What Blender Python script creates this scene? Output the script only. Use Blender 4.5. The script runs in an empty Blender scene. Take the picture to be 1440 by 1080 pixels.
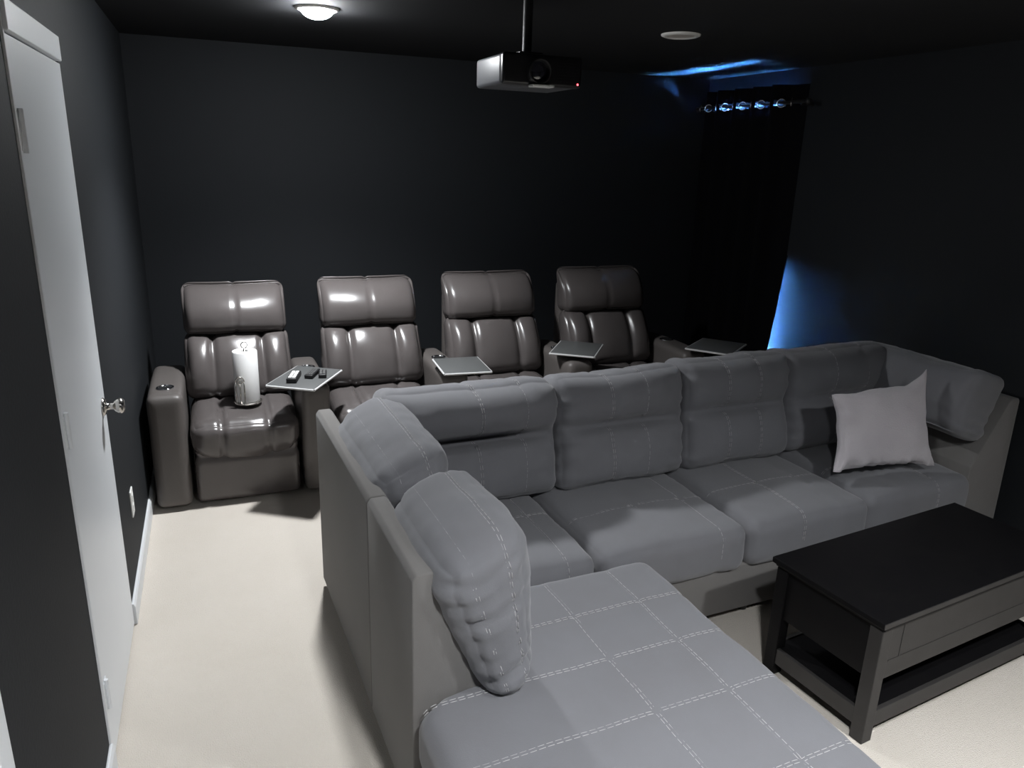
import bpy, bmesh, math, random
from mathutils import Vector, Matrix, noise

random.seed(7)
C = bpy.context.scene.collection
SC = bpy.context.scene
PI = math.pi

# ------------------------------------------------------------------ materials
def mat(name, col, rough=.6, metal=0., spec=.5, bump=None, vary=None, sheen=0., coat=0., coord='Object'):
    m = bpy.data.materials.new(name); m.use_nodes = True
    nt = m.node_tree; b = nt.nodes['Principled BSDF']
    b.inputs['Base Color'].default_value = (*col, 1)
    b.inputs['Roughness'].default_value = rough
    b.inputs['Metallic'].default_value = metal
    b.inputs['Specular IOR Level'].default_value = spec
    if sheen:
        b.inputs['Sheen Weight'].default_value = sheen
        b.inputs['Sheen Roughness'].default_value = .5
    if coat: b.inputs['Coat Weight'].default_value = coat
    tc = nt.nodes.new('ShaderNodeTexCoord')
    if vary:
        sc, amt, c2 = vary
        n = nt.nodes.new('ShaderNodeTexNoise'); n.inputs['Scale'].default_value = sc
        n.inputs['Detail'].default_value = 5; n.inputs['Roughness'].default_value = .6
        nt.links.new(tc.outputs[coord], n.inputs['Vector'])
        r = nt.nodes.new('ShaderNodeMapRange')
        r.inputs['From Min'].default_value = .3; r.inputs['From Max'].default_value = .7
        r.inputs['To Max'].default_value = amt
        nt.links.new(n.outputs['Fac'], r.inputs['Value'])
        x = nt.nodes.new('ShaderNodeMix'); x.data_type = 'RGBA'
        x.inputs['A'].default_value = (*col, 1); x.inputs['B'].default_value = (*c2, 1)
        nt.links.new(r.outputs['Result'], x.inputs['Factor'])
        nt.links.new(x.outputs['Result'], b.inputs['Base Color'])
    if bump:
        sc, st, dist = bump
        n = nt.nodes.new('ShaderNodeTexNoise'); n.inputs['Scale'].default_value = sc
        n.inputs['Detail'].default_value = 4
        nt.links.new(tc.outputs[coord], n.inputs['Vector'])
        bp = nt.nodes.new('ShaderNodeBump'); bp.inputs['Strength'].default_value = st
        bp.inputs['Distance'].default_value = dist
        nt.links.new(n.outputs['Fac'], bp.inputs['Height'])
        nt.links.new(bp.outputs['Normal'], b.inputs['Normal'])
    return m

def emis(name, col, strength):
    m = bpy.data.materials.new(name); m.use_nodes = True
    nt = m.node_tree; nt.nodes.clear()
    e = nt.nodes.new('ShaderNodeEmission'); o = nt.nodes.new('ShaderNodeOutputMaterial')
    e.inputs['Color'].default_value = (*col, 1); e.inputs['Strength'].default_value = strength
    nt.links.new(e.outputs[0], o.inputs[0])
    return m

M = {}
M['wall'] = mat('black_wall_paint', (.0150, .0168, .0195), .7, spec=.2, bump=(90, .15, .004), vary=(1.3, .5, (.0165, .0185, .021)))
M['ceiling'] = mat('black_ceiling_paint', (.026, .027, .029), .85, spec=.1, bump=(120, .2, .004))
M['carpet'] = mat('beige_carpet', (.64, .59, .53), .95, spec=.1, bump=(260, .6, .008), vary=(2.2, .6, (.585, .535, .47)))
M['white'] = mat('white_trim_paint', (.72, .74, .76), .45)
M['door'] = mat('white_door_paint', (.76, .785, .81), .4, vary=(1.2, .4, (.72, .745, .775)))
M['nickel'] = mat('brushed_nickel', (.55, .53, .5), .25, metal=1)
M['chrome'] = mat('chrome', (.75, .77, .8), .12, metal=1)
M['plastic_white'] = mat('white_plastic', (.8, .8, .78), .35)
M['fabric'] = mat('charcoal_microfibre', (.165, .166, .178), .9, spec=.2, bump=(420, .25, .002), vary=(5, .55, (.145, .142, .150)), sheen=.25)
M['panel'] = mat('taupe_grey_upholstery', (.155, .148, .142), .9, spec=.2, bump=(520, .35, .002), vary=(6, .5, (.135, .128, .12)), sheen=.15)
M['thread'] = mat('pale_stitching_thread', (.40, .39, .39), .8)
M['leather'] = mat('taupe_leather', (.092, .082, .080), .27, spec=.6, bump=(190, .12, .002), vary=(7, .5, (.08, .07, .068)))
M['leather_panel'] = mat('taupe_leather_body', (.098, .088, .083), .45, spec=.5, bump=(160, .15, .002))
M['black_plastic'] = mat('black_plastic', (.010, .010, .011), .5)
M['tray'] = mat('grey_laminate', (.085, .088, .088), .5, spec=.5)
M['tray_edge'] = mat('silver_tray_edge', (.55, .55, .55), .35)
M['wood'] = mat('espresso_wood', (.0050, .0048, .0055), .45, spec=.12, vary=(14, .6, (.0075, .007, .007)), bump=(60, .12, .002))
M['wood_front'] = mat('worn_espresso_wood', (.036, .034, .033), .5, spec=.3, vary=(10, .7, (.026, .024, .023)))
M['plush'] = mat('pale_grey_plush', (.50, .47, .488), .9, spec=.15, bump=(160, .5, .004), vary=(9, .7, (.46, .425, .45)), sheen=.4)
M['paper'] = mat('white_paper', (.86, .86, .86), .85, spec=.1, bump=(220, .3, .002))
M['cardboard'] = mat('brown_cardboard', (.3, .2, .12), .85)
M['curtain'] = mat('black_curtain_cloth', (.006, .006, .007), .95, spec=.02, bump=(300, .2, .002))
M['glow_reflector'] = mat('grey_glow_reflector', (.13, .13, .135), .9, spec=.1)
M['projector'] = mat('projector_grey_shell', (.10, .105, .116), .45)
M['projector_dark'] = mat('projector_black_front', (.010, .010, .011), .3)
M['lens_glass'] = mat('projector_lens_glass', (.02, .02, .03), .05, spec=.8, coat=1)
M['downlight_off'] = mat('unlit_lamp_lens', (.62, .58, .54), .5)
M['lamp'] = emis('lit_flood_bulb', (.95, .975, 1.0), 560)
M['can_lamp'] = emis('lit_can_lens', (.95, .975, 1.0), 1250)
M['led_red'] = emis('red_indicator', (1, .08, .1), 6)

def glass_mat():
    m = bpy.data.materials.new('window_glass'); m.use_nodes = True
    nt = m.node_tree; nt.nodes.clear()
    o = nt.nodes.new('ShaderNodeOutputMaterial'); t = nt.nodes.new('ShaderNodeBsdfTransparent')
    g = nt.nodes.new('ShaderNodeBsdfGlossy'); g.inputs['Roughness'].default_value = .02
    f = nt.nodes.new('ShaderNodeFresnel'); f.inputs['IOR'].default_value = 1.45
    x = nt.nodes.new('ShaderNodeMixShader')
    nt.links.new(f.outputs[0], x.inputs[0]); nt.links.new(t.outputs[0], x.inputs[1])
    nt.links.new(g.outputs[0], x.inputs[2]); nt.links.new(x.outputs[0], o.inputs[0])
    return m
M['glass'] = glass_mat()

# ------------------------------------------------------------------ object helpers
def link(name, bm, mats, parent=None, mx=None, smooth=True, auto=None):
    me = bpy.data.meshes.new(name)
    bmesh.ops.recalc_face_normals(bm, faces=bm.faces[:])
    bm.to_mesh(me); bm.free()
    o = bpy.data.objects.new(name, me)
    for m_ in (mats if isinstance(mats, (list, tuple)) else [mats]): me.materials.append(m_)
    C.objects.link(o)
    if parent is not None: o.parent = parent
    if mx is not None: o.matrix_local = mx
    if smooth:
        for p in me.polygons: p.use_smooth = True
        if auto is not None:
            me.set_sharp_from_angle(angle=math.radians(auto))
    return o

def tag(o, label, cat, group=None):
    o['label'] = label; o['category'] = cat
    if group: o['group'] = group
    return o

def thing(name, label, cat, loc=(0, 0, 0), rz=0, group=None):
    o = bpy.data.objects.new(name, None); C.objects.link(o)
    o.empty_display_size = .1
    o.location = loc; o.rotation_euler = (0, 0, rz)
    return tag(o, label, cat, group)

def struct(name, bm, m, mx=None, smooth=False):
    o = link(name, bm, m, None, mx, smooth); o['kind'] = 'structure'; return o

def add_box(bm, lo, hi, bevel=0., seg=2, mi=0, mx=None):
    r = bmesh.ops.create_cube(bm, size=1)
    vs = r['verts']
    for v in vs:
        v.co = Vector([(lo[i] + hi[i]) / 2 + v.co[i] * (hi[i] - lo[i]) for i in range(3)])
    fs = set(f for v in vs for f in v.link_faces)
    if bevel:
        es = list(set(e for v in vs for e in v.link_edges))
        rr = bmesh.ops.bevel(bm, geom=es, offset=bevel, segments=seg, profile=.5, affect='EDGES')
        fs = set(rr['faces']) | set(f for f in fs if f.is_valid)
        vs = list(set(v for f in fs for v in f.verts))
    for f in fs: f.material_index = mi
    if mx is not None: bmesh.ops.transform(bm, matrix=mx, verts=vs)
    return bm

def box(lo, hi, bevel=0., seg=2):
    return add_box(bmesh.new(), lo, hi, bevel, seg)

def add_lathe(bm, prof, n=32, mx=None, mi=0):
    rings = []
    for r, z in prof:
        if r < 1e-6: rings.append([bm.verts.new((0, 0, z))])
        else: rings.append([bm.verts.new((r * math.cos(2 * PI * k / n), r * math.sin(2 * PI * k / n), z)) for k in range(n)])
    for a, b in zip(rings, rings[1:]):
        for k in range(n):
            k2 = (k + 1) % n
            if len(a) == 1 and len(b) == 1: continue
            if len(a) == 1: f = bm.faces.new((a[0], b[k], b[k2]))
            elif len(b) == 1: f = bm.faces.new((a[k], b[0], a[k2]))
            else: f = bm.faces.new((a[k], b[k], b[k2], a[k2]))
            f.material_index = mi
    if mx is not None:
        bmesh.ops.transform(bm, matrix=mx, verts=[v for r in rings for v in r])
    return bm

def add_tube(bm, pts, rad, n=8, mi=0, closed=False):
    pts = [Vector(p) for p in pts]; rings = []
    N = len(pts); up = Vector((0.31, .17, .93)).normalized()
    for i, p in enumerate(pts):
        a = pts[(i - 1) % N] if (closed or i > 0) else p
        b = pts[(i + 1) % N] if (closed or i < N - 1) else p
        t = (b - a).normalized()
        s = t.cross(up)
        if s.length < 1e-3: s = t.cross(Vector((1, 0, 0)))
        s.normalize(); w = s.cross(t)
        rings.append([bm.verts.new(p + rad * (math.cos(2 * PI * k / n) * s + math.sin(2 * PI * k / n) * w)) for k in range(n)])
    rng = range(N) if closed else range(N - 1)
    for i in rng:
        A, B = rings[i], rings[(i + 1) % N]
        for k in range(n):
            f = bm.faces.new((A[k], A[(k + 1) % n], B[(k + 1) % n], B[k])); f.material_index = mi
    if not closed:
        for R_ in (rings[0], rings[-1]):
            f = bm.faces.new(R_); f.material_index = mi
    return bm

def prism(poly, y0, y1, bevel=0., seg=3):
    """poly: (x, z) outline swept along y"""
    bm = bmesh.new()
    A = [bm.verts.new((x, y0, z)) for x, z in poly]; B = [bm.verts.new((x, y1, z)) for x, z in poly]
    bm.faces.new(A); bm.faces.new(B[::-1])
    n = len(poly)
    for k in range(n): bm.faces.new((A[k], B[k], B[(k + 1) % n], A[(k + 1) % n]))
    if bevel: bmesh.ops.bevel(bm, geom=bm.edges[:], offset=bevel, segments=seg, profile=.5, affect='EDGES')
    return bm

# ------------------------------------------------------------------ soft cushions
class Soft:
    """Rounded, puffed box. Local axes: x width, z height, y thickness (front is -y).
    Cube coordinates (a, b, c) run -1..1 along x, z, y."""
    def __init__(s, w, h, t, r, puff=.1, seams=(), wob=.006, wscale=6., wr=0., seed=0, deform=None, edge=.0):
        s.w, s.h, s.t, s.r, s.puff, s.seams = w, h, t, r, puff, seams
        s.wob, s.ws, s.wr, s.seed, s.deform, s.edge = wob, wscale, wr, seed, deform, edge
    def at(s, a, b, c, lift=0.):
        a = max(-1., min(1., a)); b = max(-1., min(1., b)); c = max(-1., min(1., c))
        P = Vector((a * s.w / 2, c * s.t / 2, b * s.h / 2))
        H = (s.w / 2, s.t / 2, s.h / 2)
        r = min(s.r, min(H) * .98)
        I = Vector([max(-(H[i] - r), min(H[i] - r, P[i])) for i in range(3)])
        D = P - I
        D = D.normalized() if D.length > 1e-9 else Vector((0, 0, 0))
        Q = I + D * r
        k = s.puff
        ea, eb = (1 - a * a), (1 - b * b)
        Q.y *= 1 + k * (ea ** .6) * (eb ** .6)
        if s.edge:
            Q.x *= 1 + s.edge * eb * .5
            Q.z *= 1 + s.edge * ea * .5
        d = 0
        for sm in s.seams:
            ax, v, dep, wd = sm[:4]
            q, L = ((a, s.w / 2) if ax == 'a' else (b, s.h / 2)) if ax != 'c' else (c, s.t / 2)
            x = (q - v) * L / wd
            g = dep * math.exp(-x * x)
            if len(sm) > 4 and sm[4] is not None: g *= sm[4](a, b, c)
            d -= g
        n = noise.noise(Vector((Q.x * s.ws + s.seed * 3.7, Q.y * s.ws, Q.z * s.ws + s.seed)))
        n2 = noise.noise(Vector((Q.x * s.ws * 3 + s.seed, Q.y * s.ws * 3, Q.z * s.ws * 3)))
        d += s.wob * (n + .35 * n2)
        if s.wr:
            # wrinkles gather towards the side edges, running across the height
            e = max(0, abs(a) - .55) / .45
            d += s.wr * e * max(0, 1 - abs(b) ** 6) * math.sin(Q.z * 95 + 3 * noise.noise(Q * 9 + Vector((s.seed, 0, 0)))) * (.5 + noise.noise(Q * 5 + Vector((0, s.seed, 0))))
        Q = Q + D * (d + lift)
        if s.deform: Q = s.deform(Q, a, b, c)
        return Q
    def build(s, name, mats, parent, mx=None, n=(34, 26, 12), stitch=(), dash=True):
        bm = bmesh.new(); cache = {}
        wrp = lambda t: 1.35 * t - .35 * t ** 3
        def vert(i, j, k):
            key = (i, j, k)
            if key not in cache:
                a = wrp(2 * i / n[0] - 1); b = wrp(2 * j / n[1] - 1); c = wrp(2 * k / n[2] - 1)
                cache[key] = bm.verts.new(s.at(a, b, c))
            return cache[key]
        for k in (0, n[2]):
            for i in range(n[0]):
                for j in range(n[1]): bm.faces.new((vert(i, j, k), vert(i + 1, j, k), vert(i + 1, j + 1, k), vert(i, j + 1, k)))
        for j in (0, n[1]):
            for i in range(n[0]):
                for k in range(n[2]): bm.faces.new((vert(i, j, k), vert(i + 1, j, k), vert(i + 1, j, k + 1), vert(i, j, k + 1)))
        for i in (0, n[0]):
            for j in range(n[1]):
                for k in range(n[2]): bm.faces.new((vert(i, j, k), vert(i, j + 1, k), vert(i, j + 1, k + 1), vert(i, j, k + 1)))
        bmesh.ops.recalc_face_normals(bm, faces=bm.faces[:])
        for path in stitch:
            for off in (-1, 1):
                add_stitch(bm, s, path, off * .0045)
        o = link(name, bm, mats, parent, mx)
        return o

def add_stitch(bm, s, path, off):
    pts = []; inc = all(abs(p[2]) < .95 for p in path)
    for P, Q in zip(path, path[1:]):
        L = math.sqrt(((Q[0] - P[0]) * s.w / 2) ** 2 + ((Q[1] - P[1]) * s.h / 2) ** 2 + ((Q[2] - P[2]) * s.t / 2) ** 2)
        m_ = max(2, int(L / .006))
        alongx = abs(Q[0] - P[0]) * s.w > max(abs(Q[1] - P[1]) * s.h, abs(Q[2] - P[2]) * s.t)
        oa = 0 if (alongx or inc) else off / (s.w / 2)
        ob = off / (s.h / 2) if (alongx and not inc) else 0
        oc = off / (s.t / 2) if inc else 0
        for k in range(m_):
            t = k / m_
            pts.append(s.at(P[0] + (Q[0] - P[0]) * t + oa, P[1] + (Q[1] - P[1]) * t + ob, P[2] + (Q[2] - P[2]) * t + oc, .0012))
    run, acc = [], 0.
    on = True
    for p, q in zip(pts, pts[1:]):
        if on: run.append(p)
        acc += (q - p).length
        if acc > (.014 if on else .006):
            if on and len(run) > 0:
                run.append(q)
                if len(run) > 1 and (run[-1] - run[0]).length > .003: add_tube(bm, run, .0011, 4, mi=1)
            run = []; acc = 0.; on = not on

def mxf(loc, rx=0, ry=0, rz=0):
    return Matrix.Translation(loc) @ Matrix.Rotation(rz, 4, 'Z') @ Matrix.Rotation(ry, 4, 'Y') @ Matrix.Rotation(rx, 4, 'X')

# ------------------------------------------------------------------ the room
XR, YB, YF, ZC = 4.05, 5.2, -1.5, 2.40
W = .14
o = struct('floor', box((-W, YF - W, -.1), (XR + W, YB + W, 0)), M['carpet'])
struct('ceiling', box((-W, YF - W, ZC), (XR + W, YB + W, ZC + .12)), M['ceiling'])
struct('wall_back', box((-W, YB, 0), (XR + W, YB + W, ZC)), M['wall'])
struct('wall_front', box((-W, YF - W, 0), (XR + W, YF, ZC)), M['wall'])

# left wall with the door opening
DY0, DY1, DH = 2.125, 2.86, 2.03
bm = bmesh.new()
add_box(bm, (-W, YF, 0), (0, DY0, ZC)); add_box(bm, (-W, DY1, 0), (0, YB, ZC)); add_box(bm, (-W, DY0, DH + .03), (0, DY1, ZC))
struct('wall_left', bm, M['wall'])
# right wall with the window opening
WY0, WY1, WZ0, WZ1 = 4.24, 5.06, .45, 2.12
bm = bmesh.new()
add_box(bm, (XR, YF, 0), (XR + W, WY0, ZC)); add_box(bm, (XR, WY1, 0), (XR + W, YB, ZC))
add_box(bm, (XR, WY0, WZ1), (XR + W, WY1, ZC)); add_box(bm, (XR, WY0, 0), (XR + W, WY1, WZ0))
struct('wall_right', bm, M['wall'])

struct('wall_left_light_block', box((-W - .06, DY0 - .1, 0), (-W - .001, DY1 + .1, DH + .1)), M['wall'])  # unseen backing, added to stop light leaking in under the door
# baseboards on the left wall
def base(name, y0, y1):
    struct(name, prism([(0, 0), (.014, 0), (.014, .075), (.008, .09), (0, .09)], y0, y1, .002, 2), M['white'])
base('baseboard_left', DY1 + .015, YB)
base('baseboard_left_near', 1.27, DY0 - .01)

# door
d = bpy.data.objects.new('door_1', None); C.objects.link(d); d['kind'] = 'structure'
d.location = (0, DY0, 0)
leaf = link('door_leaf', box((-.035, .003, .012), (.004, DY1 - DY0 + .006, DH - .0), .003), M['door'], d, smooth=False)
bm = bmesh.new()
add_box(bm, (-W + .002, -.0, DH + .004), (.014, DY1 - DY0 - .02, DH + .075), .003)
add_box(bm, (-W + .002, -.014, .0), (.006, .0, DH + .075), .002)
link('door_head_casing', bm, M['white'], d, smooth=False)
for z in (.24, 1.07, 1.82):
    bm = bmesh.new(); add_lathe(bm, [(0, z - .05), (.006, z - .05), (.006, z + .05), (0, z + .05)], 10, Matrix.Translation((.010, .022, 0)))
    add_box(bm, (.0035, .006, z - .045), (.0062, .05, z + .045), .001)
    link('door_hinge', bm, M['white'], d, auto=40)
bm = bmesh.new()
kx = Matrix.Translation((.004, DY1 - DY0 - .065, .925)) @ Matrix.Rotation(PI / 2, 4, 'Y')
add_lathe(bm, [(0, 0), (.032, 0), (.032, .004), (.026, .010), (.012, .013), (.011, .034), (.020, .040), (.027, .050), (.027, .060), (.020, .068), (0, .070)], 24, kx)
link('door_knob', bm, M['nickel'], d)

# casing of a second doorway close to the camera on the left wall
d2 = bpy.data.objects.new('door_2', None); C.objects.link(d2); d2['kind'] = 'structure'
bm = bmesh.new()
add_box(bm, (0, 1.20, 0), (.018, 1.265, 2.09), .003); add_box(bm, (0, .36, 0), (.018, .425, 2.09), .003)
add_box(bm, (0, .4255, 2.03), (.018, 1.1995, 2.09), .003)
link('door_casing', bm, M['white'], d2, smooth=False)
link('door_leaf', box((0, .4255, .008), (.008, 1.1995, 2.0295), .002), M['door'], d2, smooth=False)

# wall outlet
t = thing('wall_outlet', 'white power outlet plate low on the black wall past the door', 'outlet', (0, 3.235, .36))
link('cover_plate', box((0, -.036, -.058), (.007, .036, .058), .004), M['plastic_white'], t, smooth=False)
for s_ in (-.022, .022):
    bm = bmesh.new(); add_box(bm, (.0068, -.016, s_ - .014), (.0092, .016, s_ + .014), .002)
    link('socket', bm, M['plastic_white'], t, smooth=False)

# window behind the curtain
w = bpy.data.objects.new('window_1', None); C.objects.link(w); w['kind'] = 'structure'
w.location = (XR, 0, 0)
bm = bmesh.new()
for lo, hi in (((.06, WY0, WZ0), (.11, WY0 + .045, WZ1)), ((.06, WY1 - .045, WZ0), (.11, WY1, WZ1)),
               ((.06, WY0 + .045, WZ0), (.11, WY1 - .045, WZ0 + .045)), ((.06, WY0 + .045, WZ1 - .045), (.11, WY1 - .045, WZ1)),
               ((.06, WY0 + .045, 1.27), (.11, WY1 - .045, 1.31))):
    add_box(bm, lo, hi, .004)
link('window_frame', bm, M['white'], w, smooth=False)
link('pane', box((.082, WY0 + .04, WZ0 + .04), (.086, WY1 - .04, WZ1 - .04)), M['glass'], w, smooth=False)
link('window_sill', box((.0, WY0, WZ0 - .0), (.06, WY1, WZ0 + .018), .004), M['white'], w, smooth=False)

# ------------------------------------------------------------------ curtain and rod
RX, RZ = 3.955, 2.185
CY0, CY1 = 4.10, 5.175
PER = .2
def cwave(y, z):
    amp = .038 * (1 + .12 * math.sin(7 * y + z)) * (1 + .25 * (2.2 - z) / 2.2)
    x = RX + amp * math.sin(2 * PI * (y - 4.15) / PER) + .006 * noise.noise(Vector((y * 4, z * 1.5, 2)))
    if y < 4.30:
        # the near edge turns back to the wall high up and hangs free lower down
        e = min(1., (4.30 - y) / .19); u = max(0., min(1., (z - .45) / .75)) if z > .5 else min(1., .07 + (.5 - z) * 5)
        x += e * (XR + .001 - .085 * (1 - u) - x)
    if y > 5.06:
        # the far edge turns back to the wall all the way down
        x += min(1., (y - 5.06) / .105) * (XR + .001 - x)
    return x
cu = thing('blackout_curtain', 'black floor-length blackout curtain with metal eyelets on the right wall', 'curtain', (0, 0, 0))
def sheet(dx, top):
    bm = bmesh.new(); ny, nz = 120, 44; g = []
    zs = [2.30, 2.275, 2.25] + [2.225 - 0.004 * k for k in range(20)] + [2.149 - 2.144 * k / (nz) for k in range(1, nz + 1)]
    for z in zs:
        row = []
        for i in range(ny + 1):
            y = CY0 + (CY1 - CY0) * i / ny
            x = cwave(y, z)
            row.append(bm.verts.new((x + dx, y, z)))
        g.append(row)
    for r0, r1 in zip(g, g[1:]):
        if r0[0].co.z > top: continue
        for i in range(ny):
            c = (r0[i].co + r1[i + 1].co) / 2
            if top < 5 and c.z < .4: continue
            if top < 5 and c.z > .95 and c.y < 4.30: continue
            if abs(c.x - dx - RX) < .030 and abs(c.z - RZ) < .019: continue
            bm.faces.new((r0[i], r0[i + 1], r1[i + 1], r1[i]))
    return bm
link('curtain_cloth', sheet(0, 9), M['curtain'], cu)
link('glow_reflector', sheet(.005, 1.25), M['glow_reflector'], cu)  # unseen reflector sheet, added to bounce window light onto the wall
k = 0
y = 4.15
while y < CY1 - .02:
    up = 1 if k % 2 == 0 else -1
    bm = bmesh.new(); ring = []
    for q in range(24):
        a = 2 * PI * q / 24
        ring.append((0, .026 * math.cos(a), .026 * math.sin(a)))
    add_tube(bm, ring, .0055, 8, closed=True)
    # eyelet plane follows the cloth where it crosses the rod
    link('eyelet', bm, M['nickel'], cu, Matrix.Translation((RX, y, RZ)) @ Matrix.Rotation(up * math.radians(40) + PI / 2, 4, 'Z'))
    y += PER / 2; k += 1
rod = thing('curtain_rod', 'black curtain rod above the window carrying the blackout curtain', 'curtain rod', (0, 0, 0))
bm = bmesh.new(); add_tube(bm, [(RX, 4.02, RZ), (RX, 5.195, RZ)], .011, 14)
link('rod', bm, M['black_plastic'], rod, auto=40)
for y in (4.02, ):
    bm = bmesh.new(); add_lathe(bm, [(0, -.03), (.014, -.026), (.02, -.012), (.02, .0), (.012, .01), (0, .01)], 16, Matrix.Translation((RX, y - .012, RZ)) @ Matrix.Rotation(-PI / 2, 4, 'X'))
    link('finial', bm, M['black_plastic'], rod)
for y in (4.06, 5.185):
    bm = bmesh.new(); add_box(bm, (RX - .004, y - .008, RZ - .02), (XR - .001, y + .008, RZ - .008), .002)
    link('bracket', bm, M['black_plastic'], rod, smooth=False)

# ------------------------------------------------------------------ downlights
def downlight(x, y, lit, label):
    t = thing('downlight', label, 'ceiling light', (x, y, ZC))
    bm = bmesh.new(); add_lathe(bm, [(.098, 0), (.096, -.006), (.080, -.012), (.072, -.010), (.072, -.002)], 40)
    link('trim_ring', bm, M['plastic_white'], t)
    dome = .042 if lit else .004
    bm = bmesh.new(); add_lathe(bm, [(.0715, -.0045)] + [(.0715 * math.cos(q * PI / 16), -.0045 - dome * math.sin(q * PI / 16)) for q in range(1, 8)] + [(0, -.0045 - dome)], 40)
    link('lamp_lens', bm, M['lamp'] if lit else M['downlight_off'], t)
downlight(.917, 3.75, True, 'lit round ceiling downlight glowing white above the leftmost recliners')
downlight(2.647, 3.486, False, 'unlit round ceiling downlight right of the projector')
sp = bpy.data.lights.new('flood_beam', 'SPOT'); sp.energy = 165; sp.color = (.95, .975, 1.0)
sp.spot_size = 2.15; sp.spot_blend = .85; sp.shadow_soft_size = .06
spo = bpy.data.objects.new('flood_beam', sp); C.objects.link(spo); spo.location = (.917, 3.75, ZC - .115)
def can_light(x, y, label):
    t = thing('can_light', label, 'ceiling light', (x, y, ZC))
    bm = bmesh.new(); add_lathe(bm, [(0, -.004), (.086, -.004), (.086, -.072), (.100, -.076), (.102, 0), (0, 0)], 40)
    link('can_shell', bm, M['black_plastic'], t, auto=40)
    bm = bmesh.new(); add_lathe(bm, [(.0855, -.006), (.06, -.012), (0, -.016)], 40)
    link('lamp_lens', bm, M['can_lamp'], t)
can_light(1.0, .25, 'lit black can light on the ceiling above the near end of the chaise')
can_light(2.5, .1, 'lit black can light on the ceiling above the floor in front of the coffee table')

# ------------------------------------------------------------------ projector
p = thing('projector', 'grey and black projector hanging upside down from the ceiling', 'projector', (1.63, 2.98, 2.115), 0)
bm = bmesh.new(); add_box(bm, (-.165, -.115, -.055), (.165, .17, .055), .014, 3)
link('body', bm, M['projector'], p, auto=40)
bm = bmesh.new(); add_box(bm, (-.163, -.14, -.056), (.168, -.1, .058), .012, 3)
for k in range(7): add_box(bm, (.06 + .0, -.1415, -.035 + .011 * k), (.15, -.139, -.030 + .011 * k))
link('front_panel', bm, M['projector_dark'], p, auto=40)
bm = bmesh.new()
lx = Matrix.Translation((-.02, -.138, -.006)) @ Matrix.Rotation(PI / 2, 4, 'X')
add_lathe(bm, [(.048, 0), (.048, .028), (.042, .032), (.038, .028), (.036, .008)], 32, lx)
lr = link('lens_ring', bm, M['black_plastic'], p)
bm = bmesh.new(); add_lathe(bm, [(.0365, .008), (.02, .016), (0, .019)], 32, lx)
link('lens', bm, M['lens_glass'], lr)
bm = bmesh.new(); add_box(bm, (-.055, -.178, -.062), (.035, -.13, -.053), .003)
link('lit_patch_slab', bm, M['plastic_white'], p, smooth=False)  # lit patch below the projector front, put in as a white slab
bm = bmesh.new(); add_lathe(bm, [(0, 0), (.004, 0), (.003, .003), (0, .004)], 10, Matrix.Translation((.15, -.14, -.042)) @ Matrix.Rotation(PI / 2, 4, 'X'))
link('indicator_light', bm, M['led_red'], p)
bm = bmesh.new(); add_tube(bm, [(0, .03, .07), (0, .03, ZC - 2.115 - .01)], .019, 16)
add_lathe(bm, [(.06, ZC - 2.115), (.06, ZC - 2.087), (.022, ZC - 2.1)], 24, Matrix.Translation((0, .03, 0)))
add_box(bm, (-.05, -.02, .066), (.05, .08, .078), .003)
for a in range(4):
    q = PI / 4 + a * PI / 2
    add_tube(bm, [(0, .03, .068), (.11 * math.cos(q), .03 + .09 * math.sin(q), .062), (.13 * math.cos(q), .03 + .11 * math.sin(q), .052)], .007, 8)
link('ceiling_mount', bm, M['black_plastic'], p, auto=40)

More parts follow.
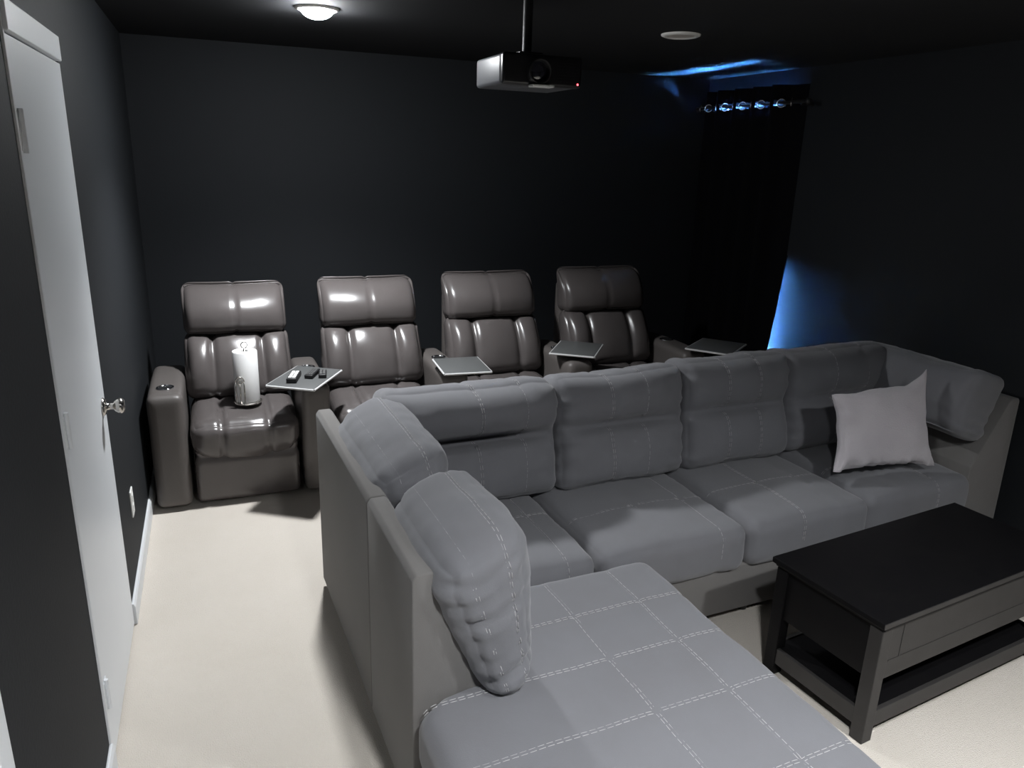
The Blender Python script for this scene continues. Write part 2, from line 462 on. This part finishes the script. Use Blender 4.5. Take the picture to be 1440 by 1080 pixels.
# ------------------------------------------------------------------ recliners
L_, LP = M['leather'], M['leather_panel']
def seat_deform(Q, a, b, c):
    # front edge rolls down, scalloped lower edge
    return Q
def recliner_parts(root, left_arm, tray):
    # seat: x width, z height, y depth
    def sdef(Q, a, b, c):
        Q = Q.copy()
        if b < 0: Q.z -= .045 * (-b) * (1 - a * a) * max(0, -c)
        Q.z += .018 * c * max(0, b)
        return Q
    s = Soft(.566, .20, .50, .075, puff=.05, wob=.004, wscale=8, seed=1, deform=sdef,
             seams=[('a', -.43, .016, .014), ('a', .43, .016, .014)])
    # puff thickness axis is depth here; crown the top of each seat panel as well
    s.build('seat', L_, root, mxf((0, .245, .375)), n=(48, 16, 24))
    f = Soft(.55, .30, .10, .035, puff=.10, wob=.003, seed=2,
             seams=[('b', .72, .012, .02)])
    f.build('footrest', L_, root, mxf((0, .075, .165)), n=(30, 20, 8))
    def bdef(Q, a, b, c):
        Q = Q.copy()
        Q.x *= 1 + .04 * (1 - b) * .5
        if b > -.4: Q.y += .040 * (b + .4) ** 2 * (1 - c) * .5
        if c < 0:
            Q.y -= .030 * (1 - b * b) * max(0, 1 - ((abs(a) - .72) / .26) ** 2) if abs(a) > .47 else .022 * (1 - (a / .47) ** 2) * (1 - b * b * .6)
        return Q
    b = Soft(.575, .38, .18, .06, puff=.10, wob=.004, wscale=9, seed=3, deform=bdef,
             seams=[('a', -.47, .026, .016, lambda a, b, c: .65 + .35 * b), ('a', .47, .026, .016, lambda a, b, c: .65 + .35 * b)])
    b.build('backrest', L_, root, mxf((0, .475, .645), rx=-.30), n=(56, 22, 10))
    def hdef(Q, a, b, c):
        Q = Q.copy()
        if b > -.5: Q.y += .062 * (b + .5) ** 2 * (1 - c) * .5
        Q.y += .02 * a * a * (1 - c) * .5
        return Q
    h = Soft(.57, .285, .17, .05, puff=.42, deform=hdef, wob=.003, seed=4, seams=[('a', 0, .009, .008)])
    h.build('headrest', L_, root, mxf((0, .565, .938), rx=-.13), n=(44, 22, 12))
    bm = bmesh.new(); add_box(bm, (-.27, .60, .10), (.27, .70, .98), .03, 3,)
    link('back_shell', bm, LP, root)
    bm = bmesh.new(); add_box(bm, (-.275, .12, .03), (.275, .64, .285), .015, 2)
    link('base', bm, LP, root)
    def arm(x0, wdt, tr):
        def adef(Q, a, b, c):
            Q = Q.copy()
            if b > .2 and c > .2: Q.z -= .02 * (c - .2) * (b - .2)
            return Q
        aS = Soft(wdt, .60, .66, .038, puff=.0, wob=.002, seed=5, deform=adef, seams=[('c', -.80, .003, .008, lambda a, b, c: 1. if b > .9 else 0.)])
        A = aS.build('armrest', LP, root, mxf((x0 + wdt / 2, .325, .322)), n=(12, 24, 24))
        bm = bmesh.new()
        add_lathe(bm, [(.036, .0005), (.044, .001), (.044, .005), (.036, .006), (.034, -.002)], 32)
        cm = Matrix.Translation((0, -.18 if not tr else .02, .3))
        cupr = link('cup_holder', bm, M['chrome'], A, cm)
        bm = bmesh.new(); add_lathe(bm, [(.0345, .002), (.0, .0022)], 32)
        link('cup_well', bm, M['black_plastic'], A, cm)
        return A
    if left_arm: arm(-.475, .178, False)
    A = arm(.296, .158, True)
    return A

def tray_part(root, cx, cy, z, w_, d_, rz, px, py):
    """swivel tray: centre cx, cy in the recliner's own axes; post foot at px, py"""
    bm = bmesh.new()
    add_box(bm, (-w_ / 2, -d_ / 2, -.007), (w_ / 2, d_ / 2, .008), .005, 2, 0)
    T = link('tray_table', bm, M['tray'], root, mxf((cx, cy, z), rz=rz), auto=50)
    bm = bmesh.new()
    r = [(-w_ / 2, -d_ / 2), (w_ / 2, -d_ / 2), (w_ / 2, d_ / 2), (-w_ / 2, d_ / 2)]
    for i in range(4):
        a, b = Vector((*r[i], 0)), Vector((*r[(i + 1) % 4], 0))
        n_ = Vector((0, 0, 1)).cross(b - a).normalized() * -.0015
        add_tube(bm, [a + n_, b + n_], .0055, 8)
    link('edge_band', bm, M['tray_edge'], T, auto=50)
    bm = bmesh.new(); add_tube(bm, [(px, py, .60), (px, py, z - .006)], .016, 16)
    link('tray_post', bm, M['black_plastic'], root, auto=50)

RY = 3.85
REC = [(.49, .95, 1.0), (1.237, 1.0, 1.01), (2.01, 1.045, 1.02), (2.815, 1.07, 1.03)]
RL = ['taupe leather recliner holding a paper towel stand, against the left wall',
      'taupe leather recliner second from the left wall, just right of the tray holding the remotes',
      'taupe leather recliner third from the left wall, behind the middle of the sofa',
      'taupe leather recliner in the dark, nearest the blackout curtain']
# trays: centre x, y, size along x, along y, rotation (in room axes)
TR = [(.795, 3.835, .25, .37, -.55), (1.645, 3.85, .26, .31, -.07), (2.45, 4.03, .27, .33, -.62), (3.36, 3.86, .29, .33, -.9)]
def shallow(o, parent):
    c = o.copy(); C.objects.link(c); c.parent = parent
    for ch in o.children: shallow(ch, c)
    return c
recs = []
proto = None
for i, (x, sx, sz) in enumerate(REC):
    t = thing('recliner', RL[i], 'recliner', (x, RY + (.0, .0, .01, .02)[i], 0), 0, 'row of home theatre recliners')
    t.scale = (sx, 1, sz)
    if i == 0: recliner_parts(t, True, True)
    else:
        for ch in recs[0].children:
            if ch.name.startswith('armrest') and ch.location.x < 0: continue
            if ch.name.startswith(('tray', )): continue
            shallow(ch, t)
    recs.append(t)
TZ = .668
for i, (x, y, a, b, rz) in enumerate(TR):
    R_ = recs[i]
    lx_, ly_ = (x - R_.location.x) / REC[i][1], y - R_.location.y
    tray_part(R_, lx_, ly_, TZ / REC[i][2], a / REC[i][1], b, rz, .375, max(.06, min(.3, ly_ + .06)))

# ------------------------------------------------------------------ paper towel on its stand
pt = thing('paper_towel_stand', 'white paper towel roll on a wire stand, on the leftmost recliner seat', 'paper towels', (.515, 4.075, .489))
bm = bmesh.new(); add_lathe(bm, [(0, 0), (.072, 0), (.072, .006), (.066, .010), (0, .010)], 36)
link('base', bm, M['nickel'], pt, auto=40)
bm = bmesh.new(); add_lathe(bm, [(.02, .012), (.062, .012), (.0635, .016), (.0635, .278), (.061, .282), (.02, .282), (.02, .012)], 48)
link('paper_roll', bm, M['paper'], pt, auto=40)
bm = bmesh.new(); add_tube(bm, [(0, 0, .01), (0, 0, .296)], .006, 10)
lp = [(.016 * math.sin(2 * PI * k / 20), 0, .312 - .016 * math.cos(2 * PI * k / 20)) for k in range(20)]
add_tube(bm, lp, .0032, 8, closed=True)
link('centre_post', bm, M['nickel'], pt)
bm = bmesh.new()
g = Vector((-.036, -.060, 0))
for s_ in (-1, 1):
    add_tube(bm, [g + Vector((s_ * .021, 0, .008)), g + Vector((s_ * .021, -.003, .13))], .0036, 8)
arc = [g + Vector((.021 * math.cos(PI * k / 14), -.003, .13 + .026 * math.sin(PI * k / 14))) for k in range(15)]
add_tube(bm, arc, .0036, 8)
arc = [g + Vector((.011 * math.cos(2 * PI * k / 16), -.004, .128 + .011 * math.sin(2 * PI * k / 16))) for k in range(16)]
add_tube(bm, arc, .003, 8, closed=True)
add_tube(bm, [g + Vector((0, -.004, .008)), g + Vector((0, -.004, .118))], .0036, 8)
link('tension_arm', bm, M['nickel'], pt)

# ------------------------------------------------------------------ remotes on the first tray
def remote(name, label, x, y, rz, w_, l_, h_, body, keys, rows, cols):
    t = thing(name, label, 'remote control', (x, y, TZ + .0095), rz)
    bm = bmesh.new(); add_box(bm, (-w_ / 2, -l_ / 2, 0), (w_ / 2, l_ / 2, h_), min(.005, h_ * .35), 3)
    link('body', bm, body, t, auto=50)
    for r in range(rows):
        for c in range(cols):
            cw, cl = w_ * .78 / cols, l_ * .84 / rows
            x0 = -w_ * .39 + c * cw; y0 = -l_ * .42 + r * cl
            bm = bmesh.new(); add_box(bm, (x0 + cw * .08, y0 + cl * .12, h_ - .001), (x0 + cw * .92, y0 + cl * .88, h_ + .0025), .001, 1)
            link('button', bm, keys, t, smooth=False)
M['key_grey'] = mat('dark_grey_rubber_keys', (.07, .07, .07), .6)
remote('remote_control', 'black remote with a block of white buttons, on the leftmost tray', .735, 3.80, -.28, .05, .15, .024, M['black_plastic'], M['plastic_white'], 4, 2)
remote('remote_control', 'long black remote in the middle of the leftmost tray', .832, 3.845, -.42, .044, .135, .02, M['black_plastic'], M['key_grey'], 6, 3)
remote('remote_control', 'small black remote closest to the right edge of the leftmost tray', .882, 3.825, -.15, .04, .10, .02, M['black_plastic'], M['key_grey'], 4, 2)

# ------------------------------------------------------------------ sectional sofa
SO, SA = (.735, 2.93), .045
F, P_, TH = M['fabric'], M['panel'], M['thread']
FT = [F, TH]
sofa = thing('sofa_section', 'long charcoal microfibre sofa with four seats, back to the recliners', 'sofa', (SO[0], SO[1], 0), SA)
ch = thing('chaise_section', 'charcoal microfibre chaise lounge with low side back, beside the door aisle', 'chaise', (SO[0], SO[1], 0), SA)

WEDGE = [(0, .035), (0, .785), (.012, .80), (.056, .80), (.068, .785), (.232, .41), (.24, .035)]
WEDGE_R = [(0, .035), (.02, .765), (.032, .78), (.080, .78), (.092, .765), (.27, .46), (.30, .035)]
YS = -.862      # where the chaise joins the sofa
link('left_end_panel', prism(WEDGE, YS + .0015, 0, .005, 2), P_, sofa, auto=50)
link('side_back_panel', prism(WEDGE, -1.335, YS - .0015, .005, 2), P_, ch, auto=50)
SL = 3.155
link('right_arm_panel', prism([(SL - x, z) for x, z in WEDGE_R][::-1], -.82, 0, .006, 2), P_, sofa, auto=50)
# rear frame
bm = bmesh.new()
pr = [(0, .035), (0, .775), (-.012, .79), (-.07, .79), (-.08, .775), (-.2, .45), (-.22, .035)]
A = [bm.verts.new((.235, y, z)) for y, z in pr]; B = [bm.verts.new((SL - .235, y, z)) for y, z in pr]
bm.faces.new(A); bm.faces.new(B[::-1])
for k in range(len(pr)): bm.faces.new((A[k], B[k], B[(k + 1) % len(pr)], A[(k + 1) % len(pr)]))
link('rear_frame', bm, P_, sofa, auto=40)
bm = box((.25, -.85, .035), (SL - .31, -.2, .25), .012, 3)
link('seat_base', bm, P_, sofa, auto=50)
for x in (.3, 1.6, 2.9):
    for y in (-.8, -.1):
        bm = bmesh.new(); add_lathe(bm, [(0, 0), (.022, 0), (.028, .036), (0, .036)], 16, Matrix.Translation((x, y, 0)))
        link('foot', bm, M['black_plastic'], sofa, auto=40)
# chaise base
bm = box((.005, -2.17, .035), (1.0, -1.35, .23), .012, 3); add_box(bm, (.25, -1.36, .035), (1.0, -.90, .23), .012, 3)
link('chaise_base', bm, P_, ch, auto=50)
for x, y in ((.07, -1.42), (.95, -.97), (.07, -2.1), (.95, -2.1)):
    bm = bmesh.new(); add_lathe(bm, [(0, 0), (.022, 0), (.028, .036), (0, .036)], 16, Matrix.Translation((x, y, 0)))
    link('foot', bm, M['black_plastic'], ch, auto=40)

# horizontal cushions are Soft boxes laid back: local z -> -y?  front face (-y) turned up
LAY = Matrix.Rotation(-PI / 2, 4, 'X')       # local -y -> +z, local z -> +y
def lay(cx, cy, cz): return Matrix.Translation((cx, cy, cz)) @ LAY
def seat(x0, x1, y0, y1, top, th, seed, lines, cross):
    wd, dp = x1 - x0, y1 - y0
    st = [[(a, -1, .2), (a, -1, -1), (a, 1, -1)] for a in lines] + [[(-1, b, -1), (1, b, -1)] for b in cross]
    S = Soft(wd, dp, th, .055, puff=.16, wob=.007, wscale=5, seed=seed, wr=.002,
             seams=[('a', a, .006, .012) for a in lines] + [('b', b, .004, .012) for b in cross])
    return S.build('seat_cushion', FT, sofa, lay((x0 + x1) / 2, (y0 + y1) / 2, top - th / 2 * 1.12), n=(34, 36, 12), stitch=st)
ST = .447
seat(.245, .835, -.875, -.20, ST, .20, 11, (-.1, .58), (.1,))
seat(.842, 1.52, -.885, -.20, ST, .20, 12, (-.05, .62), (-.12,))
seat(1.527, 2.19, -.885, -.20, ST, .20, 13, (-.15, .5), (-.1,))
seat(2.197, SL - .285, -.865, -.20, ST, .20, 14, (-.35, .3), (-.1,))

# chaise seat: narrow beside the side back, full width in front of it
def chaise_deform(Q, a, b, c):
    return Q
CW, CD, CT = 1.01, 1.265, .20
# cut-out for the side panel: the far-left part of the cushion is drawn in to the panel's foot
def cdef(Q, a, b, c):
    Q = Q.copy()
    yl = Q.z - CD / 2        # distance from the far edge (negative towards the viewer)
    inset = .245; X1 = .50
    k = 0.
    if yl > -.455: k = min(1., (yl + .455) / .04)
    if k > 0:
        x = Q.x + CW / 2
        if x < X1: Q.x = inset * k + x * (X1 - inset * k) / X1 - CW / 2
    return Q
cl = [.14, .615]
cr = [2 * (CD - q) / CD - 1 for q in (.252, .466, .701, .97)]
S = Soft(CW, CD, CT, .06, puff=.05, wob=.006, wscale=4, seed=20, deform=cdef,
         seams=[('a', a, .004, .012) for a in cl] + [('b', b, .003, .012) for b in cr])
S.build('chaise_cushion', FT, ch, lay(.507, -.897 - CD / 2, .425 - CT / 2 * 1.03), n=(44, 64, 12),
        stitch=[[(a, -1, .2), (a, -1, -1), (a, 1, -1), (a, 1, .2)] for a in cl] + [[(-1, b, -1), (1, b, -1)] for b in cr])

# back cushions
def backc(x0, x1, h, seed, lean, cy, z0, top_puff, crease=.1, depth=.05, parent=None, lines=(-.25, .3), dz=0., name='back_cushion', thick=.20, edge=-.03, sag=.0):
    wd = x1 - x0
    mask = lambda a, b, c: (1. if c < .3 else 0.) * max(0., min(1., 1.6 - 1.5 * abs(a + .05)))
    def df(Q, a, b, c):
        Q = Q.copy()
        if b > crease and c < .5:
            k = math.sin(PI * min(1, (b - crease) / (1 - crease)))
            Q.y -= top_puff * k * (1 - a ** 4 * .5)
        if b < crease and c < 0:
            k = math.sin(PI * min(1, (crease - b) / (1 + crease)))
            Q.y -= .03 * k * (1 - a ** 4)
        if b > 0: Q.z -= sag * (1 - a * a) * b ** 2
        if b > .5 and abs(a) > .7: Q.z += .012 * (abs(a) - .7) / .3 * math.sin(seed * 2.3 + (2 if a > 0 else 0))
        return Q
    S = Soft(wd, h, thick, .055, puff=.18, wob=.010, wscale=6, wr=.007, seed=seed, deform=df, edge=edge,
             seams=[('b', crease, depth * 1.35, .020, mask)] + [('a', a, .006, .010) for a in lines])
    st = [[(a, -.92, -1), (a, .95, -1), (a, 1, -.2)] for a in lines]
    return S.build(name, FT, parent or sofa, mxf(((x0 + x1) / 2, cy, z0 + h / 2), rx=-lean, rz=dz), n=(44, 44, 12), stitch=st)
backc(.20, .935, .49, 31, .22, -.225, .425, .085, crease=.08, depth=.075, lines=(.0, .55), thick=.22)
backc(.93, 1.58, .51, 32, .23, -.235, .42, .045, crease=.06, depth=.04, lines=(-.25, .28), sag=.015)
backc(1.575, 2.19, .51, 33, .21, -.235, .425, .04, crease=.06, depth=.035, lines=(-.3, .3))
backc(2.185, 2.86, .51, 34, .20, -.225, .425, .035, crease=.05, depth=.02, lines=(-.2, .45))
# cushion lying on the right arm, turned towards the seats
backc(-.36, .36, .33, 35, .10, 0, 0, .04, crease=-.9, depth=.0, lines=(), name='arm_cushion', thick=.22)
ac = bpy.data.objects['arm_cushion']
ac.matrix_local = Matrix.Translation((2.91, -.45, .745)) @ Matrix.Rotation(-PI / 2 - .04, 4, 'Z') @ Matrix.Rotation(-.30, 4, 'X')

# chaise back pillows along the side back: local x runs along +y after turning, front faces +x
def side_pillow(y0, y1, parent, seed, h, lean, px, z0, lines):
    wd = y1 - y0
    def df(Q, a, b, c):
        Q = Q.copy()
        Q.z -= .012 * a * a * max(0, b)
        Q.y = (Q.y - .12) * (.80 + .30 * b) + .12
        if abs(a) > .6: Q.x -= math.copysign(.010, a) * (abs(a) - .6) / .4 * max(0, math.sin(Q.z * 62 + seed + 2.2 * noise.noise(Q * 7))) ** 6 * (1 - b ** 4)
        return Q
    S = Soft(wd, h, .24, .088, puff=.30, wob=.010, wscale=6, wr=.008, seed=seed, deform=df, edge=.0,
             seams=[('c', c, .007, .010) for c in lines])
    st = [[(-1, -.9, c), (-1, 1, c), (1, 1, c), (1, -.9, c)] for c in lines]
    o = S.build('side_back_cushion', FT, parent, None, n=(44, 36, 16), stitch=st)
    o.matrix_local = Matrix.Translation((px, (y0 + y1) / 2, z0 + h / 2)) @ Matrix.Rotation(PI / 2, 4, 'Z') @ Matrix.Rotation(-lean, 4, 'X')
    return o
side_pillow(-.848, -.16, sofa, 41, .48, .40, .222, .425, (-.45, .4))
side_pillow(-1.42, -.89, ch, 42, .495, .38, .238, .405, (-.45, .4))

# ------------------------------------------------------------------ throw pillow
tp = bpy.data.objects.new('pillow_tmp', None)
def pdef(Q, a, b, c):
    Q = Q.copy()
    e = abs(a * b)
    k = (max(0, e - .55) / .45) ** 1.5
    Q.x *= 1 + .10 * k; Q.z *= 1 + .10 * k; Q.y *= 1 - .75 * k
    if a > 0 and b > 0: Q.z += .06 * k; Q.x += .004 * k
    Q.y += .010 * noise.noise(Vector((Q.x * 7 + 3, Q.z * 13, 4))) * (1 - b * b)
    if a < 0 and b > 0: Q.z -= .045 * (-a) * b
    if b < 0: Q.x *= 1 + .05 * -b
    if b < -.75: Q.y += .017 * math.sin(a * 24 + 2 * math.sin(a * 5)) * (-b - .75) / .25
    return Q
S = Soft(.47, .37, .05, .024, puff=1.9, wob=.008, wscale=9, seed=51, deform=pdef, edge=-.10)
S_o = S.build('throw_pillow', M['plush'], None, None, n=(40, 36, 8))
bpy.data.objects.remove(tp)
tag(S_o, 'pale grey plush throw pillow leaning in the right corner of the sofa', 'pillow')
S_o.matrix_local = Matrix.Translation((3.185, 2.37, .672)) @ Matrix.Rotation(-.16, 4, 'Z') @ Matrix.Rotation(-.33, 4, 'X') @ Matrix.Rotation(.0, 4, 'Y')

# ------------------------------------------------------------------ coffee table
ct = thing('coffee_table', 'dark espresso wood coffee table with a lower shelf in front of the sofa', 'coffee table', (2.229, 1.412, 0), .115)
TL, TWd, TH_ = 1.06, .455, .462
bm = bmesh.new(); add_box(bm, (0, 0, TH_ - .022), (TL, TWd, TH_), .004, 2)
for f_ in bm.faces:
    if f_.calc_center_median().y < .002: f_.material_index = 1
add_box(bm, (.012, .004, TH_ - .034), (TL - .012, TWd - .01, TH_ - .0215), .003, 2)
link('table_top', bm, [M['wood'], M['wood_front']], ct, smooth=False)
bm = bmesh.new(); add_box(bm, (.045, .012, .235), (TL - .045, .03, TH_ - .034), .002)
for z in (.425, .30): add_box(bm, (.07, .0105, z), (TL - .07, .0125, z + .004))
for x in (.12, TL - .14): add_box(bm, (x, .0105, .30), (x + .004, .0125, .429))
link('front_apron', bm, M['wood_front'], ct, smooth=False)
bm = bmesh.new(); add_box(bm, (.045, TWd - .04, .235), (TL - .045, TWd - .022, TH_ - .034), .002)
link('rear_apron', bm, M['wood'], ct, smooth=False)
for x in (.022, TL - .040):
    bm = bmesh.new(); add_box(bm, (x, .05, .235), (x + .018, TWd - .06, TH_ - .034), .002)
    link('end_apron', bm, M['wood'], ct, smooth=False)
for x in (.012, TL - .060):
    for y in (.008, TWd - .066):
        bm = bmesh.new(); add_box(bm, (x, y, 0), (x + .048, y + .048, TH_ - .034), .003)
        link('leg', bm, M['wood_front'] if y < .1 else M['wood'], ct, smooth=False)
bm = bmesh.new(); add_box(bm, (.03, .02, .09), (TL - .03, TWd - .03, .108), .003)
link('shelf', bm, M['wood'], ct, smooth=False)
bm = bmesh.new()
add_box(bm, (.058, .012, .05), (TL - .058, .028, .112), .002); add_box(bm, (.058, TWd - .04, .05), (TL - .058, TWd - .024, .112), .002)
add_box(bm, (.016, .055, .05), (.032, TWd - .065, .112), .002); add_box(bm, (TL - .032, .055, .05), (TL - .016, TWd - .065, .112), .002)
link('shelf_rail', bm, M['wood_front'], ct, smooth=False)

# ------------------------------------------------------------------ daylight through the window
wd = bpy.data.worlds.new('world'); SC.world = wd; wd.use_nodes = True
bg = wd.node_tree.nodes['Background']
bg.inputs['Color'].default_value = (.12, .36, 1.0, 1); bg.inputs['Strength'].default_value = 2.0
day = bpy.data.lights.new('window_daylight', 'AREA'); day.shape = 'RECTANGLE'
day.size = WY1 - WY0; day.size_y = WZ1 - WZ0
day.color = (.12, .37, 1.0); day.energy = 130000
dayo = bpy.data.objects.new('window_daylight', day); C.objects.link(dayo)
dayo.matrix_world = Matrix.Translation((XR + W + .01, (WY0 + WY1) / 2, (WZ0 + WZ1) / 2)) @ Vector((-1, 0, 0)).to_track_quat('-Z', 'Y').to_matrix().to_4x4()

# ------------------------------------------------------------------ camera
cx, h, yaw, pit, roll, f = .401, 1.802, .383, .296, .033, 1054.825
cy_, sy_ = math.cos(yaw), math.sin(yaw)
Fv = Vector((sy_ * math.cos(pit), cy_ * math.cos(pit), -math.sin(pit)))
Rv = Vector((cy_, -sy_, 0)); Uv = Rv.cross(Fv)
c_, s_ = math.cos(roll), math.sin(roll)
R2 = c_ * Rv + s_ * Uv; U2 = -s_ * Rv + c_ * Uv
cam = bpy.data.cameras.new('camera'); co = bpy.data.objects.new('camera', cam); C.objects.link(co)
cam.sensor_width = 36; cam.lens = f / 1440 * 36; cam.clip_start = .02
mw = Matrix((R2, U2, -Fv)).transposed().to_4x4(); mw.translation = (cx, 0, h)
co.matrix_world = mw
SC.camera = co

SC.view_settings.view_transform = 'Standard'; SC.view_settings.look = 'None'
SC.view_settings.gamma = 1; SC.view_settings.exposure = 0; SC.view_settings.use_curve_mapping = False
SC.cycles.use_denoising = True; SC.cycles.use_light_tree = False
SC.cycles.max_bounces = 10; SC.cycles.diffuse_bounces = 6; SC.cycles.glossy_bounces = 4
SC.cycles.sample_clamp_indirect = 60
